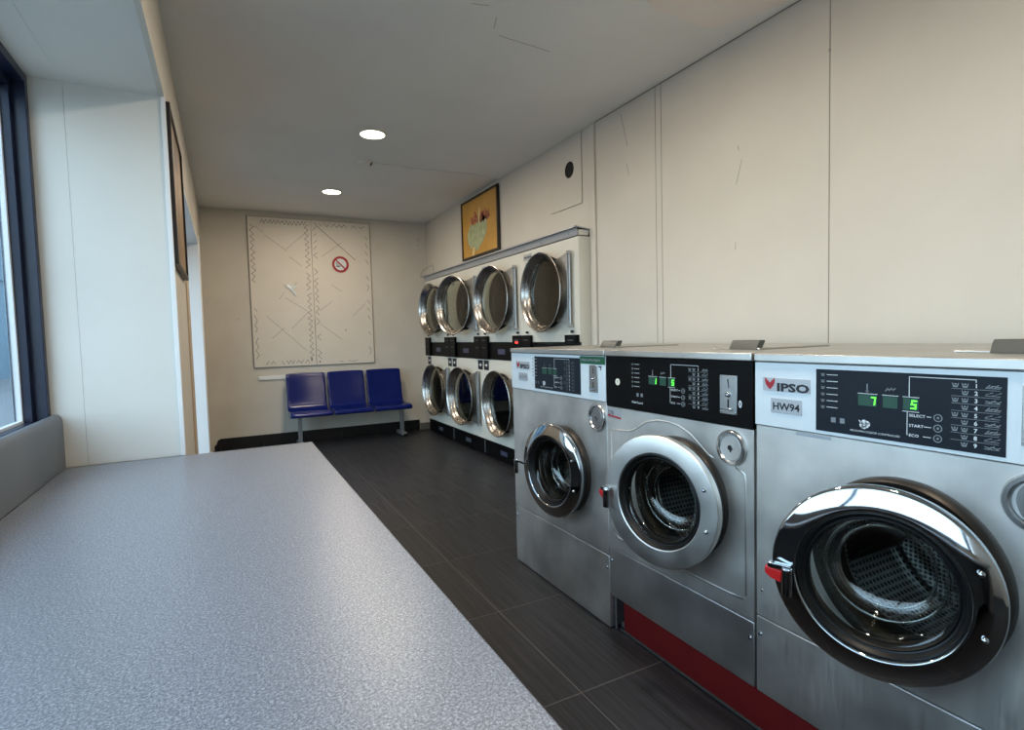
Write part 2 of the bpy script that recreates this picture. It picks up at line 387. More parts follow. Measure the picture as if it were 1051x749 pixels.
struct(MB().box(XR-.022, XR, 3.286, 3.312, 0, H-.002).box(XR-.014, XR, 3.312, 3.352, 0, H-.002), 'trim_1', M['wall'], bevel=.002)
# unseen walls added behind the dryers to keep daylight from leaking in
struct(MB().box(3.2, 3.3, 3.2, YB+.1, 0, H).box(XR+.06, 3.2, 3.2, 3.28, 0, H), 'light_block_walls', M['void'])
# front wall behind the camera
struct(MB().box(-.765, XR+.1, YF-.1, YF, 0, H), 'wall_front', M['wall'])
# left wall: beam over the window niche, pier, lintel over the doorway, end piece, parapet
b = MB()
b.box(-.765, XL, YF, 2.91, 2.335, H)                       # beam and niche soffit
b.box(-.765, XL, 2.91, 4.0, 0, H)                        # pier
b.box(-.765, XL, 4.0, 6.3, 2.24, H)                      # lintel
b.box(-.765, XL, 6.3, YB, 0, H)                          # end piece
b.box(-.765, XW, YF, 2.91, 0, .872)                       # parapet below the window
wl = struct(b, 'wall_left', M['wall'], smooth=0)
# boards lining the niche: pier face, soffit
b = MB()
b.box(XW, -.5425, 2.904, 2.912, .73, 2.33); b.box(-.5415, -.197, 2.904, 2.912, .73, 2.33)
b.box(XW, -.5425, YF, 2.904, 2.329, 2.337); b.box(-.5415, -.205, YF, 2.904, 2.329, 2.337)
struct(b, 'trim_2', M['pier'], smooth=0)
struct(MB().box(-.200, -.182, 2.895, 2.925, .73, 2.335), 'trim_3', M['jamb'], bevel=.002)       # corner bead of the pier
struct(MB().box(-.205, -.183, YF, 2.925, 2.325, 2.345).box(-.2, -.186, YF, 2.925, 2.345, 2.375), 'trim_4', M['wall'], bevel=.002)
# doorway lining
b = MB()
b.box(-.75, XL+.004, 6.262, 6.302, 0, 2.24).box(-.75, XL+.004, 3.998, 6.262, 2.215, 2.242)
struct(b, 'trim_5', M['jamb'], bevel=.003)
struct(MB().box(XL, XL+.008, 3.80, 4.0, .0, 2.235), 'trim_6', M['brown'], bevel=.002)
struct(MB().box(XL, XL+.012, 6.30, 6.37, 0.02, 2.3), 'trim_7', M['jamb'], bevel=.002)
struct(MB().box(XL, XL+.03, 6.27, 6.50, 0, .10), 'baseboard_left', M['jamb'], bevel=.003)
# back skirting: black tiles, broken at the left end, then a grey tile
b = MB(); x = -.10; b.prism([(-.16,0),(-.10,0),(-.10,.135),(-.125,.12),(-.14,.075),(-.16,.06)], YB-.012, YB, 'y')
while x < 2.2:
    x1 = min(x+.45, 2.265); b.box(x+.001, x1-.001, YB-.012, YB, 0, .138); x = x1
struct(b, 'baseboard_back', M['tileb'], bevel=.0015, smooth=0)
struct(MB().box(2.272, XR, YB-.010, YB, 0, .09), 'trim_8', M['tileg'], bevel=.002)

# window in the left niche
win = bpy.data.objects.new('window_1', None); COL.objects.link(win); win.location = (-.70, .6, .93); tag(win, kind='structure')
def wl_(mb, name, mat, **k):
    mb.v = [(x+.70, y-.6, z-.93) for x, y, z in mb.v]; return mb.build(name, mat, win, **k)
b = MB(); y0, y1, z0, z1 = YF+.15, 2.905, .872, 2.33
def ring(b, xa, xb, y0, y1, z0, z1, w):
    b.box(xa, xb, y0, y0+w, z0, z1); b.box(xa, xb, y1-w, y1, z0, z1); b.box(xa, xb, y0+w, y1-w, z0, z0+w); b.box(xa, xb, y0+w, y1-w, z1-w, z1)
ring(b, -.712, -.655, y0, y1, z0, z1, .035); ring(b, -.755, -.700, y0+.03, y1-.03, z0+.03, z1-.03, .035)
b.box(-.755, -.68, .62, .70, z0+.03, z1-.03)
wl_(b, 'window_frame', M['blue'], bevel=.003)
b = MB(); ring(b, -.745, -.728, y0+.062, y1-.062, z0+.062, z1-.062, .014); wl_(b, 'glazing_bead', M['bead'], bevel=.002)
wl_(MB().box(-.742, -.738, y0+.06, y1-.06, z0+.06, z1-.06), 'pane', M['wglass'], smooth=0)
# street door
dr = bpy.data.objects.new('door_1', None); COL.objects.link(dr); dr.location = (-.72, 5.13, 0); tag(dr, kind='structure')
b = MB(); b.box(-.03, .03, -1.13, -1.03, 0, 2.215); b.box(-.03, .03, 1.03, 1.13, 0, 2.215); b.box(-.03, .03, -1.03, 1.03, 2.115, 2.215); b.box(-.03, .03, -1.03, 1.03, 0, .12); b.box(-.03, .03, -.06, .06, .12, 2.115)
b.build('door_frame', M['blue'], dr, bevel=.004)
for ya, yb in ((-1.03, -.06), (.06, 1.03)): MB().box(-.004, .004, ya, yb, .12, 2.115).build('pane', M['wglass'], dr, smooth=0)
MB().tube([(.03,.10,1.0),(.07,.10,1.0),(.07,.10,1.3),(.03,.10,1.3)], .012).build('door_handle', M['plate'], dr)
struct(MB().box(-30, -.77, -25, 60, -.2, -.02), 'trim_9', M['pave'])   # pavement outside

bl = bpy.data.objects.new('street_building', None); COL.objects.link(bl); bl.location = (-11, 33, -.02); tag(bl, kind='structure')  # building down the street, added to darken the view through the window
MB().box(-3, 3, -14, 14, 0, 15).box(-3, 3.25, -14.2, 14.2, 15, 15.5).box(3, 3.1, -14, 14, 4.0, 4.3).build('facade', M['street'], bl, smooth=0)
for k in range(5):
    for zz in (1.0, 5.5, 9.5):
        wq = MB().box(3, 3.06, -12+5.4*k, -10.2+5.4*k, zz, zz+2.1).build('window', M['blue'], bl, smooth=0)

# ------------------------------------------------------------------ counter
ct = thing('counter', 'long speckled grey laminate counter beneath the window', 'counter', (-.12, .9, 0))
def loc(mb, o):
    l = o.location; mb.v = [(x-l.x, y-l.y, z-l.z) for x, y, z in mb.v]; return mb
loc(MB().box(-.618, .364, -.9, 2.895, .692, .730), ct).build('worktop', M['worktop'], ct, bevel=.004, seg=3)
prof = [(-.662,.73),(-.618,.73),(-.618,.925),(-.622,.945),(-.632,.955),(-.645,.957),(-.662,.95)]
loc(MB().prism(prof, -.9, 2.903, 'y'), ct).build('upstand', M['upstand'], ct, smooth=40)
loc(MB().box(-.662, .34, 2.78, 2.82, 0, .692), ct).build('end_panel', M['upstand'], ct, bevel=.002)
loc(MB().box(-.662, .34, -.88, -.84, 0, .692), ct).build('end_panel', M['upstand'], ct, bevel=.002)
loc(MB().box(-.10, -.06, -.84, 2.78, .05, .692), ct).build('back_panel', M['upstand'], ct, bevel=.002)

# ------------------------------------------------------------------ washing machines (front view: x right, y into the machine, z up)
XF = 1.375
def controller(P, y, digits, lit=True, m2=False):
    """printed graphics of the controller; P = parent part"""
    w, d = MB(), MB()
    for i in range(6):
        z = 1.1165 - i*.0167
        w.stroke([(-.176,z),(-.149,z)], .0014, y)
        cup(d, -.187, z, .010, y)
    for x in (-.159,-.136): d.box(x-.006, x+.006, y-.0004, y, .995, 1.008)
    w.stroke([(-.098,1.0755),(-.053,1.0755)], .0013, y); w.stroke([(-.041,1.0755),(-.007,1.0755)], .0013, y); w.stroke([(.003,1.0755),(.036,1.0755)], .0013, y)
    w.stroke([(.003,1.0425),(.036,1.0425)], .0013, y)
    d.stroke([(-.076,1.098),(-.076,1.082)], .003, y); d.cyl(.0035, (-.076, y, 1.082), -.0004, 'y', 10)
    d.stroke([(-.034,1.086),(-.030,1.092),(-.026,1.087),(-.022,1.093),(-.018,1.088),(-.014,1.092)], .0026, y)
    w.stroke([(.016,1.076),(.016,1.122),(.141,1.122),(.141,1.117)], .0014, y)
    w.stroke([(.0125,1.0425),(.0125,.989)], .0014, y)
    for z, s in ((1.0345,'SELECT'), (1.0115,'START'), (.989,'ECO')):
        w.text(s, .016, z, .0062, y, sx=1.15, bold=.01); L = .016 + .0054*len(s)
        w.stroke([(max(L+.004,.046),z),(.060,z)], .0014, y)
        MB().lathe([(.0066,0),(.0066,-.0006),(.0086,-.0006),(.0086,0)], (.0735, y, z), 'y', 20, True).cyl(.0026, (.0735,y,z), -.0004, 'y', 10).build('push_button', M['dim'], P, smooth=0)
    for i in range(9):
        z = 1.1095 - i*.0156
        w.text(str(i+1), .1415, z, .0085, y, 'CENTER', bold=.02)
        if i < 8: d.stroke([(.098,z-.0076),(.180,z-.0076)], .0009, y)
        cup(d, .122, z, .0125, y)
        if i % 2 == 0 and i < 8: cup(d, .1045, z, .0125, y)
        for k in range(5):
            a = .158 + .0046*k; d.stroke([(a, z-.003+.002*((k*7+i) % 3)), (a+.006, z+.0035-.002*((k*5+i) % 3))], .0016, y)
        d.stroke([(.157,z-.0035),(.181,z-.0035)], .0012, y)
    if not m2:
        for k in range(7):
            t = 2*PI*k/7; w.cyl(.0035+.0012*(k % 3), (-.081+.009*math.cos(t), y, 1.0+.006*math.sin(t)), -.0004, 'y', 8)
        w.stroke([(-.094,1.008),(-.085,1.0),(-.07,1.004)], .0024, y); w.stroke([(-.088,.992),(-.078,.996)], .003, y)
        w.text('MICROPROCESSOR CONTROLLED', -.116, .982, .0046, y, sx=1.12)
    else:
        w.text('Wash Control', -.193, .972, .0075, y, sx=1.0, bold=.012)
    w.build('white_marking', M['white'], P, smooth=0); d.build('grey_marking', M['dim'] if lit else M['dimmer'], P, smooth=0)
    for x0, x1 in ((-.097,-.054), (-.040,-.008), (.004,.035)):
        MB().box(x0, x1, y-.0006, y, 1.046, 1.073).build('led_window', M['led'], P, smooth=0)
    for s, x in digits:
        seg7(s, x, 1.059, y-.0007).build('lit_digit', M['digit'], P, smooth=0)
def seg7(ch, x, z, y):
    h, w = .0085, .0042; b = MB()
    P = {'a': ((-w,h),(w,h)), 'b': ((w,h),(w,0)), 'c': ((w,0),(w,-h)), 'd': ((w,-h),(-w,-h)), 'e': ((-w,-h),(-w,0)), 'f': ((-w,0),(-w,h)), 'g': ((-w,0),(w,0))}
    for k in {'7': 'abc', '5': 'afgcd', '1': 'bc'}[ch]: b.stroke([(x+p+q*.12, z+q) for p, q in P[k]], .0026, y)
    return b
def cup(b, x, z, s, y):
    b.prism([(x-s*.5,z+s*.35),(x-s*.32,z-s*.38),(x+s*.32,z-s*.38),(x+s*.5,z+s*.35),(x+s*.38,z+s*.35),(x+s*.24,z-s*.1),(x-s*.24,z-s*.1),(x-s*.38,z+s*.35)], y-.0004, y, 'y')
    b.prism([(x-s*.2,z+s*.05),(x+s*.2,z+s*.05),(x+s*.12,z+s*.3),(x-s*.12,z+s*.3)], y-.0004, y, 'y')
def fox(b, x, z, s, y):
    """red mask-like emblem: two swept horns over a pointed shield"""
    half = [(0,-.50),(.16,-.36),(.34,-.16),(.44,.06),(.47,.28),(.44,.50),(.30,.34),(.17,.22),(.10,.16),(0,.06)]
    pts = [(x+p*s, z+q*s) for p, q in half] + [(x-p*s, z+q*s) for p, q in reversed(half[1:-1])]
    b.prism(pts, y-.0005, y, 'y')
def logo(P, x0, x1, z0, z1, y):
    pl = MB().box(x0, x1, y-.0022, y, z0, z1).build('logo_plate', M['label'], P, bevel=.0006)
    yy = y-.0022; h = z1-z0
    b = MB(); fox(b, x0+.023, z0+h*.56, .034, yy); b.build('emblem', M['redink'], pl, smooth=0)
    MB().text('IPSO', x0+.0445, z0+h*.33, h*.56, yy, sx=1.58, bold=.045).build('lettering', M['ink'], pl, smooth=0)
def coin_plate(P, x0, x1, z0, z1, y):
    pl = MB().box(x0, x1, y-.003, y, z0, z1).build('coin_plate', M['plate'], P, bevel=.001)
    yy = y-.003; cx = (x0+x1)/2; h = z1-z0
    MB().prism([(cx-.004,z1-.012),(cx+.001,z1-.012),(cx+.004,z1-.04),(cx+.0015,z1-.04)], yy-.0004, yy, 'y').build('coin_slot', M['void'], pl, smooth=0)
    MB().box(cx-.003, cx+.003, yy-.0004, yy, z0+.02, z0+.046).build('return_slot', M['void'], pl, smooth=0)
    MB().lathe([(.0001,-.010),(.005,-.009),(.008,-.004),(.009,0)], (cx, yy, z0+h*.5), 'y', 20).build('coin_button', M['chrome'], pl, smooth=50)
    MB().box(x0+.006, x1-.014, yy-.007, yy, z0+.012, z0+.018).build('coin_ledge', M['chrome'], pl, bevel=.001)
    for x in (x0+.006, x1-.006):
        for z in (z0+.006, z1-.006): MB().lathe([(.0001,-.002),(.0022,-.0012),(.003,0)], (x, yy, z), 'y', 10).build('screw', M['chrome'], pl)
def cover_lock(P, x, z, y, r=.056, oval=True):
    lk = MB().lathe([(r,0),(r,-.006),(r-.004,-.011),(r-.012,-.011),(r-.016,-.004),(r-.017,-.001)], (x, y, z), 'y', 40).build('dispenser_cap', M['capring'], P, smooth=40)
    q = r-.016
    if oval:
        pts = [(x + q*.80*math.cos(t), z + q*1.0*math.sin(t)) for t in [2*PI*i/32 for i in range(32)]]
        MB().lathe([(.0001,-.0015),(r-.016,-.0015)], (x,y,z), 'y', 32).build('cap_dish', M['steeld'], lk)
        MB().prism(pts, y-.006, y-.001, 'y').build('cap_plate', M['plate'], lk, bevel=.001)
    else:
        MB().lathe([(.0001,-.006),(q-.003,-.006),(q,-.003),(q,0)], (x,y,z), 'y', 40).build('cap_plate', M['steeld'], lk, smooth=40)
    b = MB().lathe([(.0085,-.006),(.0085,-.010),(.0055,-.010),(.005,-.006)], (x, y, z), 'y', 20)
    b.build('keyhole_ring', M['chrome'], lk, smooth=40)
    MB().cyl(.005, (x, y-.0065, z), -.0015, 'y', 16).box(x-.0016, x+.0016, y-.0085, y-.006, z-.014, z+.002).build('keyhole', M['ink'], lk, smooth=0)

def washer(name, label, yc, W, z0, pb, seam, door, panel_mat, style):
    """door = (xc, zc, R, r_in, hinge offset, open angle)"""
    root = thing(name, label, 'washing machine', (XF, yc, 0), -PI/2, 'front loading washers along the right wall')
    xl, xr = (-W/2 if style != 1 else -W/2-.017), W/2; ZT = 1.168; zl = 1.144; D = .95
    xc, zc, R, ri, ph, ang = door
    # carcass
    b = MB(); b.box(xl, xl+.012, .018, D, z0, zl); b.box(xr-.012, xr, .018, D, z0, zl); b.box(xl+.012, xr-.012, D-.012, D, z0, zl); b.box(xl+.012, xr-.012, .018, D-.012, z0, z0+.012)
    b.build('cabinet', M['steeld'], root, bevel=.002)
    hole = R-.045
    fp = MB().plate_hole(xl, xr, seam, pb, xc, zc, hole, 0, .018).build('front_panel', M['steel'] if style != 2 else M['steel'], root, bevel=.003, smooth=35)
    MB().box(xl, xr, 0, .018, z0, seam-.003).build('lower_panel', M['steeld'] if style == 2 else M['steel'], root, bevel=.003)
    if style == 2:
        arch = [(xl+.030,.420),(xl+.024,.45),(xl+.024,.835),(xl+.034,.848),(-.235,.852),(-.200,.858),(-.165,.876),(-.12,.902),(-.06,.916),(0,.918),(.05,.910),(.10,.890),(.145,.858),(.175,.835),(.20,.826)]
        MB().tube([(x, .0045, z) for x, z in arch], .006, 10).tube([(x, .0045, z) for x, z in ((.285,.815),(.318,.80),(.322,.78),(.322,.425),(.312,.410),(.25,.407),(-.29,.407),(xl+.030,.420))], .006, 10).build('pressed_ridge', M['steel'], fp, smooth=180)
    for x in (xl+.014, xr-.014):
        MB().lathe([(.0001,-.006),(.004,-.005),(.0065,-.002),(.0065,0)], (x, 0, seam-.055), 'y', 14).build('screw', M['chrome'], root)
    if style == 3:
        MB().lathe([(.0001,-.004),(.003,-.003),(.004,0)], (xl+.02, 0, seam+.08), 'y', 12).build('screw', M['chrome'], root)
    if style == 3:
        MB().box(-.266, -.168, -.001, 0, pb-.012, pb-.003).build('pull_lip', M['label'], root, bevel=.0005)
    # top
    MB().box(xl, xr, -.010, D, zl, ZT).build('lid', M['steelh'], root, bevel=.0035, seg=3)
    s = MB().box(.00, .20, .22, .60, ZT, ZT+.006).build('soap_lid', M['steelh'], root, bevel=.002)
    g = MB(); g.prism([(.215,ZT),(.245,ZT),(.262,ZT+.026),(.262,ZT+.032),(.235,ZT+.032),(.228,ZT+.024)], .075, .188, 'x')
    g.build('lid_grip', M['grey'], s, bevel=.002)
    # control panel
    cp = MB().box(xl, xr, -.004, .018, pb+.002, zl-.002).build('control_panel', panel_mat, root, bevel=.0015)
    yp = -.004
    if style in (1, 3):
        dp = MB().box(-.206 if style == 3 else -.172, .192 if style == 3 else .230, yp-.0012, yp, .969, 1.130).build('display', M['slate'], root, bevel=.0004)
        controller(dp, yp-.0012, [('7', -.062), ('5', .026)] if style == 3 else [], style == 3)
        logo(root, -.366, -.222, 1.062, 1.100, yp)
        mp = MB().box(-.340, -.246, yp-.002, yp, 1.001, 1.042).build('model_plate', M['label'], root, bevel=.0006)
        if style == 3: MB().text('HW94', -.293, 1.0205, .0195, yp-.002, 'CENTER', sx=1.08, bold=.025).build('lettering', M['ink'], mp, smooth=0)
        else: MB().text('HW94', -.293, 1.0205, .0195, yp-.002, 'CENTER', sx=1.05).build('lettering', M['dim'], mp, smooth=0)
    else:
        controller(cp, yp, [('1', -.062), ('5', .026)], True, True)
    if style == 1:
        st = MB().box(.226, xr-.001, yp-.0014, yp, 1.107, 1.140).build('green_sticker', M['green'], root, smooth=0); st['label'] = 'green paper sticker with pale writing'
        b = MB(); x = .236
        for i, L in enumerate((.010,.008,.012,.009,.007,.012,.010,.011,.008,.012)):
            b.stroke([(x, 1.123+.002*(i % 2)), (x+L, 1.124)], .009 if i % 3 else .006, yp-.0014); x += L+.004
        b.build('sticker_writing', M['dim'], st, smooth=0)
        coin_plate(root, .296, .354, .988, 1.104, yp)
        MB().stroke([(.362,1.098),(.378,1.098),(.374,1.085)], .005, yp).build('arrow_mark', M['ink'], cp, smooth=0)
        cover_lock(root, .342, .884, 0, .060)
    elif style == 3:
        coin_plate(root, .216, .276, .998, 1.116, yp)
        cover_lock(root, .245, .888, 0, .060)
    else:
        coin_plate(root, .232, .297, .978, 1.098, yp)
        MB().text('0', .307, 1.013, .021, yp, 'CENTER', sx=.8, bold=.03).build('digit_sticker', M['white'], cp, smooth=0)
        st = MB().cyl(.0135, (-.277, yp, 1.043), -.0012, 'y', 28).build('round_sticker', M['stick'], root, smooth=40)
        MB().text('9', -.277, 1.044, .012, yp-.0012, 'CENTER').build('sticker_writing', M['dim'], st, smooth=0)
        ws = MB().box(-.349, -.262, -.0012, 0, .893, .929).build('paper_label', M['label'], root, smooth=0)
        MB().text('O78', -.345, .915, .017, -.0012, sx=.8, bold=.01).build('label_writing', M['ink'], ws, smooth=0)
        MB().prism([(-.346,.899),(-.30,.897),(-.265,.894),(-.265,.901),(-.30,.904),(-.346,.907)], -.0018, -.0012, 'y').build('red_stripe', M['redink'], ws, smooth=0)
        cover_lock(root, .272, .874, 0, .056, False)
    # door seat, drum
    so = R - {1: .017, 2: .017, 3: .006}[style]
    MB().lathe([(so,0),(so+.002,-.012),(so-.002,-.028),(so-.008,-.034),(R-.026,-.033),(R-.034,-.026),(R-.040,-.020),(R-.046,-.004),(R-.048,.02),(R-.042,.055)], (xc, 0, zc), 'y', 72).build('door_seat', M['seatring'], root, smooth=40)
    dm = MB().lathe([(.168,.058),(.172,.052),(.180,.056),(.200,.085),(.245,.105),(.250,.12),(.250,.40),(.246,.41)], (0,0,0), 'y', 72, False).build('drum', M['drum'], root, (xc, 0, zc), smooth=40)
    MB().lathe([(.0001,.37),(.04,.367),(.06,.384),(.12,.388),(.13,.398),(.19,.402),(.20,.410),(.246,.412)], (0,0,0), 'y', 64).build('drum_back', M['drumback'], dm, smooth=40)
    for k in range(3):
        t = 2*PI*k/3 + .4 + style; c, s_ = math.cos(t), math.sin(t)
        b = MB(); vs = []
        for y in (.13, .39):
            for rr, ww in ((.250,-.045), (.190,-.012), (.183,0), (.190,.012), (.250,.045)): vs.append((rr*c - ww*s_, y, rr*s_ + ww*c))
        b.add(vs, [(0,1,6,5),(1,2,7,6),(2,3,8,7),(3,4,9,8),(0,4,3,2,1),(5,6,7,8,9)]).build('lifter', M['lifter'], dm, smooth=40)
    # door, hinged on the right and left ajar
    hx = xc + R*1.0; o = -R
    door_o = MB()
    if style == 2: pr = [(R,.004),(R,-.017),(R-.002,-.0205),(R-.005,-.0215),(ri+.004,-.0215),(ri+.001,-.019),(ri,-.012),(ri,.004)]
    else:
        pr = [(R,.004),(R,-.008),(R-.003,-.013)] + [(R-.003-(R-ri-.007)*t, -.013-.010*math.sin(PI*.5*t)-.003*t) for t in (.1,.2,.35,.5,.65,.8,.9,1)] + [(ri+.001,-.023),(ri,-.018),(ri,.004)]
    dr_ = MB().lathe(pr, (o, 0, 0), 'y', 96, True).build('door', M['ringm'] if style == 2 else M['chrome'], root, (hx, -ph, zc), smooth=22 if style == 2 else 50)
    dr_.rotation_euler.z = ang
    MB().lathe([(R-.004,.003),(R-.004,.020),(R-.02,.026),(ri-.004,.026),(ri-.004,.004)], (o,0,0), 'y', 64).build('door_back', M['rubber'], dr_, smooth=50)
    MB().lathe([(ri,-.016),(ri-.004,-.018),(ri-.008,-.014),(ri-.010,-.006),(ri-.014,-.004),(ri-.018,-.007),(ri-.021,-.002),(ri-.022,.012),(ri-.020,.026),(ri-.004,.027)], (o,0,0), 'y', 80).build('door_gasket', M['rubber'], dr_, smooth=60)
    g = ri-.021
    MB().lathe([(.0001,.116),(.03,.1155),(.07,.113),(g-.045,.107),(g-.028,.098),(g-.018,.085),(g-.012,.06),(g-.005,.025),(g,.004)], (o,0,0), 'y', 80).build('glass_bowl', M['glass'], dr_, smooth=60)
    MB().lathe([(.0001,.108),(.06,.106),(g-.05,.099),(g-.036,.090),(g-.027,.075),(g-.020,.04),(g-.012,.006),(g-.002,-.001)], (o,0,0), 'y', 80).build('glass_face', M['glass'], dr_, smooth=60)
    for rr, yy in ((g-.020,.085), (g-.043,.107)):  # extra rings added to draw bright highlight arcs in the bowl
        MB().lathe([(rr+.0035*math.cos(q), yy+.0035*math.sin(q)) for q in [2*PI*i/8 for i in range(8)]], (o,0,0), 'y', 80, True).build('highlight_ring', M['glint'], dr_, smooth=180)
    for dz in (.075, -.055):
        x = o + (R+ri)*.5*math.cos(math.asin(dz/((R+ri)*.5)))
        yb = -.0215 if style == 2 else -.024
        MB().lathe([(.0001,-.007),(.004,-.006),(.0065,-.003),(.007,.001)], (x, yb, dz), 'y', 16).build('hinge_bolt', M['chrome'], dr_, smooth=50)
    for dz in (.075, -.055): MB().tube([(-.040, .022, dz-.02), (-.040, .022, dz+.02)], .008, 12).build('hinge', M['steeld'], dr_, smooth=40)
    # latch: bracket plate, upright grip, red tab
    hd = MB()
    if style == 3: gx, gz, bw = o-ri-.012, -.030, .046
    elif style == 2: gx, gz, bw = o-R+.024, -.022, .03
    else: gx, gz, bw = o-R-.020, -.016, .05
    if style == 1:
        hd.box(gx-.005, o-R+.022, -.030, -.018, gz+.012, gz+.024)
    else:
        hd.box(gx-bw, gx+.006, -.040, -.024, gz+.020, gz+.034)
    h = hd.build('latch_bracket', M['chrome'], dr_, bevel=.002)
    prf = [(gx+.0125*math.cos(t)*1.0, -.044+.010*math.sin(t)) for t in [2*PI*i/24 for i in range(24)]]
    MB().prism(prf, gz-.036, gz+.030, 'z').build('latch_grip', M['chrome'], dr_, bevel=.002, smooth=40)
    if style != 1:
        rt = MB().prism([(gx-bw-.006,gz+.022),(gx-bw-.006,gz+.006),(gx-bw+.006,gz-.004),(gx-.016,gz-.010),(gx-.014,gz+.018)], -.040, -.020, 'y').build('latch_tab', M['red'], dr_, bevel=.002)
        rt['label'] = 'red plastic latch tab'
    return root
washer('washing_machine', 'stainless washer at the far end of the row, with white panel and green sticker', 2.215, .813, .004, .953, .314, (.093, .618, .213, .157, .055, .102), M['panelw'], 1)
washer('washing_machine', 'middle stainless washer with a black control panel and flat satin door ring', 1.4535, .703, .150, .939, .356, (.0525, .668, .2234, .161, .050, .215), M['black'], 2)
washer('washing_machine', 'nearest stainless washer with white panel, lit green digits and wide chrome door', .700, .788, .150, .958, .386, (.007, .676, .216, .160, .054, .36), M['panelw'], 3)

pl = thing('plinth', 'red painted steel plinth under the two nearest washers', 'plinth', (1.9, 1.05, 0))
loc(MB().box(1.410, 2.3, .30, 1.762, 0, .145), pl).build('plinth_box', M['plinth'], pl, bevel=.002)
loc(MB().box(1.404, 1.4105, .30, 1.78, 0, .006), pl).build('sealant_line', M['tileg'], pl)
loc(MB().box(1.425, 1.47, 1.768, 1.80, 0, .02), pl).build('foot_plate', M['sleeve'], pl, bevel=.002)
t = MB().tube([(1.398, 1.798, .0), (1.398, 1.798, .146)], .0045, 10); tag(t.build('drain_pipe', M['sleeve'], smooth=40), 'thin grey pipe standing in the gap beside the red plinth', 'pipe')

# ------------------------------------------------------------------ stacked dryers
XD = 2.343; CW = .872; Z1 = 1.955
def dryer_door(root, x, z, kind, ang):
    R, ri = .318, .272; hx = x+.352; o = -.352
    d = MB().lathe([(R-.058,.012),(R-.052,-.010),(R-.030,-.032),(R-.008,-.050),(R,-.056),(R-.001,-.061),(R-.006,-.063),(R-.013,-.058),(R-.030,-.038),(ri+.006,-.014),(ri+.001,.002),(ri,.014)], (o,0,0), 'y', 72).build('door', M['dring'], root, (hx, -.030, z), smooth=45)
    d.rotation_euler.z = ang
    # square carrier plate running to the hinge side
    b = MB(); n = 24; hh = .274; vs = []; arc = [(o + (R-.050)*math.cos(t), (R-.050)*math.sin(t)) for t in [(-PI*.325 + PI*.65*i/n) for i in range(n+1)]]
    b.prism([(-.012, -hh)] + [(-.012, hh)] + list(reversed(arc)), -.012, .012, 'y')
    b.build('door_plate', M['dplate'], d, bevel=.0015, smooth=30)
    MB().tube([(-.004,.006,-hh-.012),(-.004,.006,hh+.006)], .008, 10).build('hinge', M['plate'], d, smooth=40)
    for q in (hh, -hh): MB().box(-.016,.010,-.016,.016,q-.012,q+.012).build('hinge_bracket', M['plate'], d, bevel=.001)
    MB().lathe([(.0001,.010),(ri-.03,.010),(ri+.002,.009)], (o,0,0), 'y', 48).lathe([(.0001,.004),(ri,.005)], (o,0,0), 'y', 48).build('door_glass', M['dglass'], d, smooth=60)
    MB().lathe([(ri-.002,.012),(ri-.006,.016),(ri-.008,.022),(ri+.01,.024),(R-.030,.020),(R-.040,.013)], (o,0,0), 'y', 64).build('door_seal', M['rubber'], d, smooth=60)
    return d
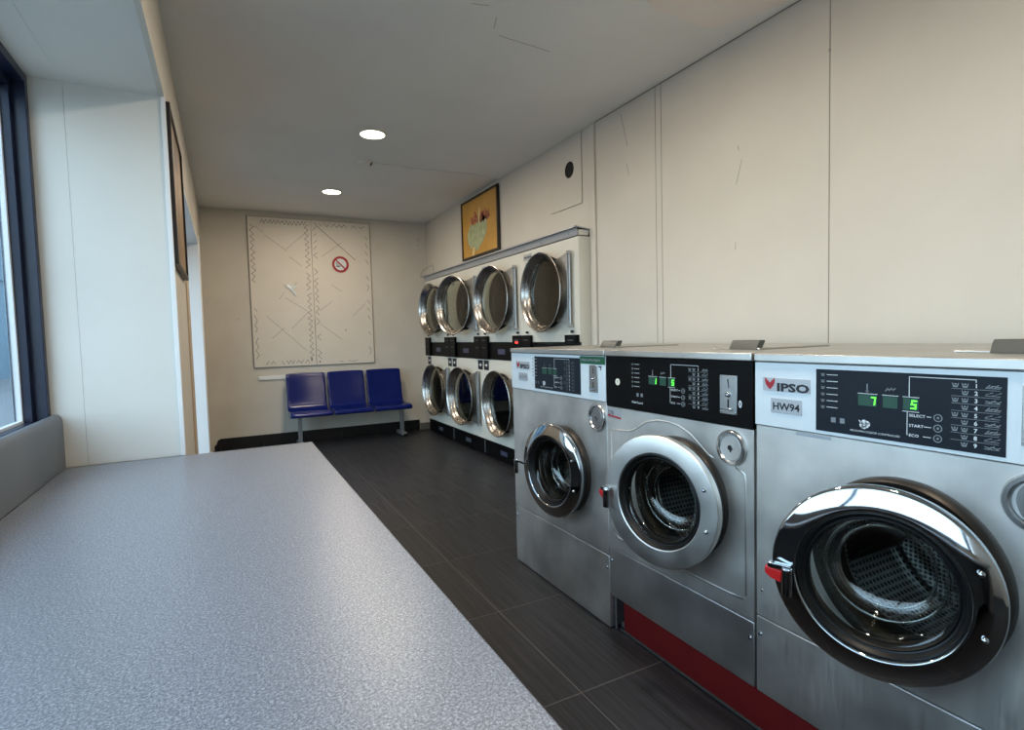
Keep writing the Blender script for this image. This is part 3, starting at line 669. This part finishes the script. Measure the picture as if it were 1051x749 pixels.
def dryer(col_name, label, yc, a_up, a_low, short_right, blue):
    root = thing('stacked_dryer', label, 'tumble dryer', (XD, yc, 0), -PI/2, 'stacked tumble dryers set into the right wall')
    xl, xr = -CW/2+.0015, CW/2-.0015; dx = .0; D = .75
    b = MB(); b.box(xl, xl+.01, .016, D, .02, Z1); b.box(xr-.01, xr, .016, D, .02, Z1); b.box(xl+.01, xr-.01, D-.01, D, .02, Z1); b.box(xl+.01, xr-.01, .016, D-.01, Z1-.012, Z1); b.box(xl+.01, xr-.01, .016, D-.01, .02, .032)
    b.box(xl+.01, xr-.01, .016, D-.01, 1.05, 1.06)
    b.build('cabinet', M['enamel'], root, bevel=.002)
    for nm, za, zb, zc, ang in (('up', 1.172, Z1, 1.572, a_up), ('low', .172, .998, .585, a_low)):
        MB().plate_hole(xl, xr, za, zb, dx, zc, .268, 0, .016).build('front_panel', M['enamel'], root, bevel=.002, smooth=35)
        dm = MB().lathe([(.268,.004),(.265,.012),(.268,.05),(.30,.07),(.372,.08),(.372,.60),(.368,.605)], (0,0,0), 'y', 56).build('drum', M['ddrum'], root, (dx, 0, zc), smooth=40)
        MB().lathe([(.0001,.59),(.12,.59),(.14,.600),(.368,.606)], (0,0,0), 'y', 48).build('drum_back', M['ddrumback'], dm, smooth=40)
        dryer_door(root, dx, zc, nm, ang)
    # black control band, kick strip
    bd = MB().box(xl, xr, -.006, .014, 1.0, 1.150 if short_right else 1.170).build('control_band', M['black'], root, bevel=.002)
    MB().box(-.075, .075, -.0075, -.006, 1.055, 1.105).build('band_label', M['bluelabel'] if not short_right else M['dimmer'], bd, bevel=.0004)
    MB().box(xl, xr, -.002, .014, .012, .170).build('kick_strip', M['black'], root, bevel=.002)
    MB().box(-.085, .060, -.0035, -.002, .070, .115).build('kick_label', M['bluelabel'] if blue else M['dimmer'], root, bevel=.0004)
    MB().box(xr-.012, xr-.004, -.0035, -.002, .03, .16).build('kick_joint', M['dim'], root, smooth=0)
    # coin boxes at both ends, with their knobs
    boxes = [(xl+.002, xl+.165, 1.0, 1.232)]
    boxes.append((xr-.168, xr-.006, 1.172, 1.228) if short_right else (xr-.165, xr-.002, 1.0, 1.232))
    for i, (x0, x1, z0, z1) in enumerate(boxes):
        cb = MB().box(x0, x1, -.030, .0 if short_right and i else -.0065, z0, z1).build('coin_box', M['black'], root, bevel=.003)
        b = MB().box((x0+x1)/2-.04, (x0+x1)/2+.04, -.031, -.030, z1-.045, z1-.037)
        if z1-z0 > .1: b.box((x0+x1)/2-.03, (x0+x1)/2+.03, -.031, -.030, z1-.12, z1-.112)
        b.build('coin_slot', M['dimmer'], cb, smooth=0)
        MB().cyl(.010, ((x0+x1)/2, -.004, z1+.024), -.018, 'y', 14).build('knob', M['ink'], root, smooth=40)
    if blue:
        x0 = boxes[1][0]
        MB().box(x0+.06, x0+.11, -.0318, -.030, 1.160, 1.180).build('lit_indicator', M['redled'], root, smooth=0)
    for x0 in (xl+.012, xr-.130):
        s = MB().box(x0, x0+.118, -.0012, 0, .888, .985).build('notice_sticker', M['ink'], root, smooth=0)
        MB().prism([(x0+.030,.945),(x0+.06,.945),(x0+.06,.957),(x0+.09,.937),(x0+.06,.917),(x0+.06,.929),(x0+.030,.929)], -.0018, -.0012, 'y').build('arrow_mark', M['white'], s, smooth=0)
    p = MB().box(xl+.035, xl+.175, -.002, 0, 1.872, 1.928).build('logo_plate', M['label'], root, bevel=.0005)
    MB().stroke([(xl+.05,1.90),(xl+.16,1.90)], .014, -.002).build('lettering', M['dimmer'], p, smooth=0)
    p = MB().box(xl+.065, xl+.145, -.002, 0, 1.812, 1.858).build('model_plate', M['label'], root, bevel=.0005)
    MB().stroke([(xl+.078,1.835),(xl+.132,1.835)], .012, -.002).build('lettering', M['dimmer'], p, smooth=0)
    return root
dryer('a', 'white stacked dryer nearest the washers, its upper round door fully shut', 3.39+CW*.5, .0, .0, True, False)
dryer('b', 'white stacked dryer second from the washers, with a blue label on its black kick strip', 3.39+CW*1.5, .100, .0, False, True)
dryer('c', 'white stacked dryer third from the washers, its upper door standing widest ajar', 3.39+CW*2.5, .233, .065, False, False)
dryer('d', 'white stacked dryer farthest away, in the corner by the back wall', 3.39+CW*3.5, .076, .06, False, False)
cr = thing('cover_rail', 'long grey metal cover rail along the top of the stacked dryers', 'rail', (2.36, 5.14, 1.956))
prof = [(2.298,2.012),(2.298,2.024),(2.305,2.028),(2.438,2.010),(2.438,2.004),(2.310,2.018),(2.306,2.014)]
b = MB(); b.prism([(x, z) for x, z in prof], 3.375, 6.93, 'y'); loc(b, cr).build('rail_top', M['label'], cr)
loc(MB().box(2.350, 2.438, 3.395, 6.88, 1.964, 2.004), cr).build('rail_backing', M['enamel'], cr)
b = MB(); b.prism([(2.322,2.012),(2.338,1.962),(2.348,1.962),(2.336,2.010)], 3.395, 6.88, 'y'); loc(b, cr).build('rail_flange', M['label'], cr)
for i in range(9): loc(MB().lathe([(.0001,-.004),(.005,-.003),(.007,0)], (2.331, 3.5+.41*i, 1.985), 'x', 10), cr).build('screw', M['chrome'], cr)
b = MB().tube([(2.31,6.95,2.03),(2.30,6.90,2.07),(2.30,6.75,2.10),(2.30,6.55,2.115),(2.30,6.45,2.12),(2.30,6.42,2.09),(2.30,6.44,2.034)], .003, 6)
tag(b.build('wire', M['dim'], smooth=60), 'thin bent wire looping above the far end of the dryer rail', 'wire')

# access panel with the vent hole
ap = thing('access_panel', 'flat white wall panel with a round black vent hole above the dryers', 'panel', (XR, 3.68, 2.22))
P = MB().plate_hole(-.225, .215, 0, .528, .055, .285, .062, -.008, -.002)
o = P.build('panel_board', M['wall'], ap, smooth=35, bevel=.001); o.rotation_euler.z = -PI/2
o = MB().lathe([(.062,-.007),(.060,-.0005),(.0001,-.0005)], (.055,0,.285), 'y', 32).build('vent_hole', M['void'], ap, smooth=40); o.rotation_euler.z = -PI/2
o = MB().box(.211,.217,-.0025,-.0005,0,.528).box(-.1,.217,-.0025,-.0005,-.003,.002).build('panel_joint', M['seam'], ap, smooth=0); o.rotation_euler.z = -PI/2

# ------------------------------------------------------------------ picture over the dryers
pc = thing('picture', 'framed ochre painting of a pale green bud, leaning above the dryers', 'picture', (XR-.014, 5.31, 2.075), -PI/2)
W2, HH = .46, .635
b = MB(); b.box(-W2, -W2+.022, -.018, .010, 0, HH).box(W2-.022, W2, -.018, .010, 0, HH).box(-W2+.022, W2-.022, -.018, .010, 0, .022).box(-W2+.022, W2-.022, -.018, .010, HH-.022, HH)
b.build('picture_frame', M['frameb'], pc, bevel=.002)
cv = MB().box(-W2+.02, W2-.02, -.008, .006, .02, HH-.02).build('canvas', M['ochre'], pc, smooth=0)
yy = -.008
def leafshape(b, x, z, w, h, lean, y):
    pts = [(x + w*math.sin(PI*t)**.8*(1 if s else -1)*.5 + lean*t, z + h*t) for s, rng in ((0, range(0, 13)), (1, range(12, -1, -1))) for t in [k/12 for k in rng]]
    b.prism(pts, y-.0012, y, 'y')
b = MB()
leafshape(b, -.20, .10, .24, .28, .02, yy); leafshape(b, -.06, .06, .30, .34, .05, yy-.0006); leafshape(b, .03, .11, .22, .29, .10, yy-.001)
b.build('painted_bud', M['leaf'], cv, smooth=0)
b = MB(); b.prism([(-.20,.02),(-.14,.02),(-.12,.11),(-.17,.11)], yy-.0008, yy, 'y'); leafshape(b, .0, .34, .045, .17, .03, yy-.0015)
b.build('painted_stem', M['stem'], cv, smooth=0)
b = MB()
for x, z, w, h, l in ((-.15,.34,.08,.10,-.04), (-.08,.34,.09,.14,-.01), (-.02,.34,.08,.11,.05), (.05,.33,.10,.12,.05), (.12,.33,.09,.14,.04), (.18,.35,.08,.09,.06), (.20,.34,.10,.05,.05)): leafshape(b, x, z, w, h, l, yy-.001)
b.build('painted_stamen', M['petal'], cv, smooth=0)
# picture on the left wall
pc = thing('picture', 'dark framed brownish painting on the left wall beside the window niche', 'picture', (XL+.002, 3.30, 1.60), PI/2)
W2, HH = .385, .715
b = MB(); b.box(-W2, -W2+.02, -.022, 0, 0, HH).box(W2-.02, W2, -.022, 0, 0, HH).box(-W2+.02, W2-.02, -.022, 0, 0, .02).box(-W2+.02, W2-.02, -.022, 0, HH-.02, HH)
b.build('picture_frame', M['frameb'], pc, bevel=.002)
MB().box(-W2+.018, W2-.018, -.012, -.001, .018, HH-.018).build('canvas', M['umber'], pc, smooth=0)

# ------------------------------------------------------------------ board on the back wall
wb_ = thing('wall_board', 'large white two-panel board with pen scribbles fixed to the back wall', 'board', (.99, YB, .932))
P0 = .99
for x0, x1 in ((.293-P0, .984-P0), (.988-P0, 1.690-P0)):
    pn = MB().box(x0, x1, -.020, -.001, 0, 1.752).build('board_panel', M['board'], wb_, bevel=.003)
b = MB(); b.box(.288-P0, 1.695-P0, -.014, -.0005, -.005, -.0005).box(.288-P0, 1.695-P0, -.014, -.0005, 1.7525, 1.757).box(.286-P0, .2925-P0, -.014, -.0005, -.005, 1.757).box(1.6905-P0, 1.696-P0, -.014, -.0005, -.005, 1.757)
b.build('board_edge', M['edge'], wb_, smooth=0)
rnd = random.Random(3)
pen = MB(); yy = -.020
def zig(x0, z0, x1, z1, amp, step, skip=.15, wdt=.0045):
    L = math.hypot(x1-x0, z1-z0); n = int(L/step); ux, uz = (x1-x0)/L, (z1-z0)/L; px, pz = -uz, ux; s = 1; run = []
    for i in range(n+1):
        a = i*step + rnd.uniform(-.2,.2)*step; k = s*amp*rnd.uniform(.6,1.1); s = -s
        if rnd.random() < skip:
            if len(run) > 1: pen.stroke(run, wdt, yy)
            run = []
        run.append((x0+ux*a+px*k, z0+uz*a+pz*k))
    if len(run) > 1: pen.stroke(run, wdt, yy)
T = 1.752
zig(.335-P0, T-.06, .335-P0, .95, .022, .035, .12); zig(.335-P0, .75, .335-P0, .05, .018, .05, .35)
zig(.36-P0, T-.05, .95-P0, T-.05, .028, .022, .18); zig(1.02-P0, T-.05, 1.64-P0, T-.05, .020, .03, .35)
zig(.935-P0, T-.06, .935-P0, .06, .025, .034, .10); zig(1.025-P0, T-.08, 1.025-P0, .06, .022, .038, .28)
zig(.40-P0, .05, .93-P0, .05, .022, .024, .25); zig(1.25-P0, .035, 1.55-P0, .035, .008, .06, .1)
zig(1.645-P0, T-.1, 1.645-P0, .1, .016, .05, .5)
pen.stroke([(-.06+.0,.09),(-.06,.06)], .014, yy); pen.cyl(.010, (.035, yy, .04), -.0004, 'y', 10); pen.cyl(.008, (.36, yy, .42), -.0004, 'y', 10)
pen.stroke([(1.06-P0, T-.07), (1.50-P0, T-.46)], .0055, yy)
pm = pen.build('pen_marking', M['pen'], wb_, smooth=0)
pale = MB()
for p in ([(.37,T-.11),(.46,T-.18)], [(.47,T-.21),(.70,T-.38)], [(.70,T-.36),(.92,T-.16)], [(.73,T-.45),(.86,T-.55)], [(.60,.80),(.66,.88)], [(.66,.82),(.90,.66)], [(.45,.60),(.88,.18)], [(.50,.34),(.64,.46)],
          [(.72,.45),(.92,.65)], [(.72,.90),(.80,1.0)], [(1.10,1.32),(1.34,1.50)], [(1.20,.98),(1.32,.90)], [(1.05,.66),(1.2,.78)], [(1.45,.60),(1.6,.75)], [(1.05,.5),(1.3,.3)]):
    pale.stroke([(x-P0, z) for x, z in p], .006, yy)
pale.build('pale_marking', M['penl'], wb_, smooth=0)
b = MB(); pts = [(.655,.98),(.68,.935),(.73,.90),(.78,.835),(.80,.86),(.765,.90),(.80,.955),(.75,.96),(.71,.985),(.69,.955)]
vs = [(x-P0, yy-.004-.010*rnd.random(), z-.93+.93) for x, z in pts] + [(.735-P0, yy-.014, .92)]
b.add(vs, [(i, (i+1) % 10, 10) for i in range(10)]); b.build('film_patch', M['film'], wb_, smooth=0, solid=.002)['label'] = 'shiny crumpled clear film patch'
sg = thing('no_smoking_sign', 'round red and white no smoking sign on the board', 'sign', (1.316, YB-.021, 2.164))
MB().cyl(.100, (0,0,0), -.003, 'y', 48).build('sign_disc', M['white'], sg, smooth=40)
b = MB().lathe([(.072,-.003),(.072,-.0042),(.100,-.0042),(.100,-.003)], (0,0,0), 'y', 48, True); b.stroke([(-.058,.058),(.058,-.058)], .017, -.0036, .0008); b.build('red_ring', M['redink'], sg, smooth=0)
b = MB(); b.box(-.050,-.004,-.0036,-.003,-.030,-.016); b.box(.018,.032,-.0036,-.003,-.030,-.016); b.stroke([(-.045,-.005),(-.05,.012),(-.04,.02)], .006, -.003); b.stroke([(-.028,-.004),(-.030,.01)], .006, -.003)
b.build('cigarette_mark', M['ink'], sg, smooth=0)
tag(MB().box(.33, 1.98, YB-.018, YB-.0005, .786, .826).build('wall_batten', M['jamb'], bevel=.002), 'narrow white batten on the back wall just above the blue seats', 'batten')

# ------------------------------------------------------------------ bench of three blue seats
bn = thing('bench', 'row of three joined blue plastic seats on a grey steel frame', 'bench', (1.31, 6.80, 0))
prof = [(-.295,.372),(-.312,.385),(-.310,.408),(-.28,.424),(-.20,.428),(-.10,.418),(-.02,.415),(.045,.426),(.085,.455),(.105,.52),(.125,.62),(.150,.74),(.172,.83),(.180,.848),(.190,.845)]
def seat_shell(xc):
    nx = 10; vs = []
    for j, (y, z) in enumerate(prof):
        back = j >= 9; w = .456 if j < 7 else .456 - .014*min(1, (j-6)/3)
        if j >= 13: w -= .008*(j-12)**1.5
        for i in range(nx+1):
            u = i/nx*2-1; dish = (u*u-.4)
            dy = dz = 0
            if 2 < j < 8: dz = .010*dish
            if j >= 9: dy = -.014*dish
            if j >= 12: dz = -.004*abs(u)**4
            vs.append((xc+u*w/2, y+dy, z+dz))
    return MB().add(vs, [(j*(nx+1)+i, j*(nx+1)+i+1, (j+1)*(nx+1)+i+1, (j+1)*(nx+1)+i) for j in range(len(prof)-1) for i in range(nx)])
for xc in (-.475, -.008, .459): seat_shell(xc).build('seat', M['seat'], bn, subsurf=1, solid=.010, smooth=180)
MB().box(-.70, .69, -.10, -.06, .345, .392).build('beam', M['frame'], bn, bevel=.004)
MB().box(-.70, .69, -.015, .015, .37, .398).build('beam', M['frame'], bn, bevel=.004)
for x in (-.242, .225):
    MB().tube([(x,-.0,.40),(x,.10,.43),(x,.14,.60),(x,.185,.845)], .009, 8).build('spacer', M['frame'], bn, smooth=40)
for x in (-.575, .645):
    lg = MB().box(x-.022, x+.022, .01, .06, .03, .385).box(x-.02, x+.02, -.10, .06, .36, .39).build('leg', M['frame'], bn, bevel=.004)
    MB().box(x-.028, x+.028, -.10, .22, .008, .05).build('foot', M['frame'], lg, bevel=.006)
    for ya, yb in ((-.112, -.09), (.20, .226)): MB().box(x-.026, x+.026, ya, yb, 0, .036).build('foot_cap', M['rubber'], lg, bevel=.004)

# ------------------------------------------------------------------ ceiling lamps, detector, cable
def lamp(y, label):
    r = thing('ceiling_lamp', label, 'lamp', (1.04, y, H), 0, 'round ceiling lamps along the aisle')
    MB().lathe([(.098,0),(.100,-.006),(.096,-.012),(.088,-.012),(.086,-.006)], (0,0,0), 'z', 48).build('rim', M['lampbody'], r, smooth=50)
    MB().lathe([(.0001,-.013),(.06,-.0125),(.088,-.010)], (0,0,0), 'z', 48).build('diffuser', M['lamp'], r, smooth=60)
    L = bpy.data.lights.new('lamp_light', 'AREA'); L.shape = 'DISK'; L.size = .17; L.energy = LAMP_W; L.color = (1,.85,.68)
    o = bpy.data.objects.new('lamp_light', L); COL.objects.link(o); o.location = (1.04, y, H-.018)
LAMP_W = 15
lamp(5.88, 'farther round lit ceiling lamp, nearest the back wall')
lamp(4.13, 'nearer round lit ceiling lamp, in front of the smoke detector')
lamp(2.10, 'round lit ceiling lamp above the washing machines')
lamp(.45, 'round lit ceiling lamp above the camera end of the aisle')
sd = thing('smoke_detector', 'small white smoke detector on the ceiling between the two lamps', 'detector', (1.13, 4.80, H))
MB().lathe([(.0001,-.030),(.040,-.030),(.050,-.026),(.052,-.014),(.058,-.010),(.060,0)], (0,0,0), 'z', 32).build('detector_body', M['sock'], sd, smooth=40)
MB().box(.035,.062,-.02,.02,-.028,-.006).build('detector_vent', M['dimmer'], sd, bevel=.003)
tag(MB().tube([(1.20,4.80,H-.004),(1.6,4.83,H-.004),(2.1,4.78,H-.004),(2.435,4.79,H-.004)], .004, 6).build('cable', M['ceil'], smooth=60), 'thin painted cable running from the smoke detector across the ceiling', 'cable')

# ------------------------------------------------------------------ daylight
w = bpy.data.worlds.new('World'); scene.world = w; w.use_nodes = True; nt = w.node_tree
bg = nt.nodes['Background']
tc = N(nt, 'ShaderNodeTexCoord'); sp = N(nt, 'ShaderNodeSeparateXYZ'); nt.links.new(tc.outputs['Generated'], sp.inputs[0])
cr_ = N(nt, 'ShaderNodeValToRGB'); e = cr_.color_ramp.elements
e[0].position = .0; e[0].color = (.62,.78,.90,1); e[1].position = .6; e[1].color = (.52,.71,.92,1)
nt.links.new(sp.outputs[2], cr_.inputs[0]); nt.links.new(cr_.outputs[0], bg.inputs['Color']); bg.inputs['Strength'].default_value = 5.2
for nm, loc_, sx, sy in (('window_portal', (-.775, .62, 1.63), 1.36, 4.4), ('door_portal', (-.775, 5.13, 1.1), 2.2, 2.2)):
    L = bpy.data.lights.new(nm, 'AREA'); L.shape = 'RECTANGLE'; L.size = sx; L.size_y = sy; L.cycles.is_portal = True
    o = bpy.data.objects.new(nm, L); COL.objects.link(o); o.location = loc_; o.rotation_euler = (0, -PI/2, 0)

# ------------------------------------------------------------------ camera
cam = bpy.data.cameras.new('Camera'); cam.sensor_fit = 'HORIZONTAL'; cam.sensor_width = 36; cam.lens = 563.86/1051*36; cam.clip_start = .02
co = bpy.data.objects.new('Camera', cam); COL.objects.link(co)
R_ = Matrix(((.885988727, .048381524, -.461175892), (-.462983295, .03676245, -.885604308), (-.02589293, .998152168, .054970954)))
co.matrix_world = Matrix.Translation((0, 0, 1.24)) @ R_.to_4x4()
scene.camera = co
vs_ = scene.view_settings; vs_.view_transform = 'Standard'; vs_.look = 'None'; vs_.gamma = 1; vs_.use_curve_mapping = False; vs_.exposure = .32
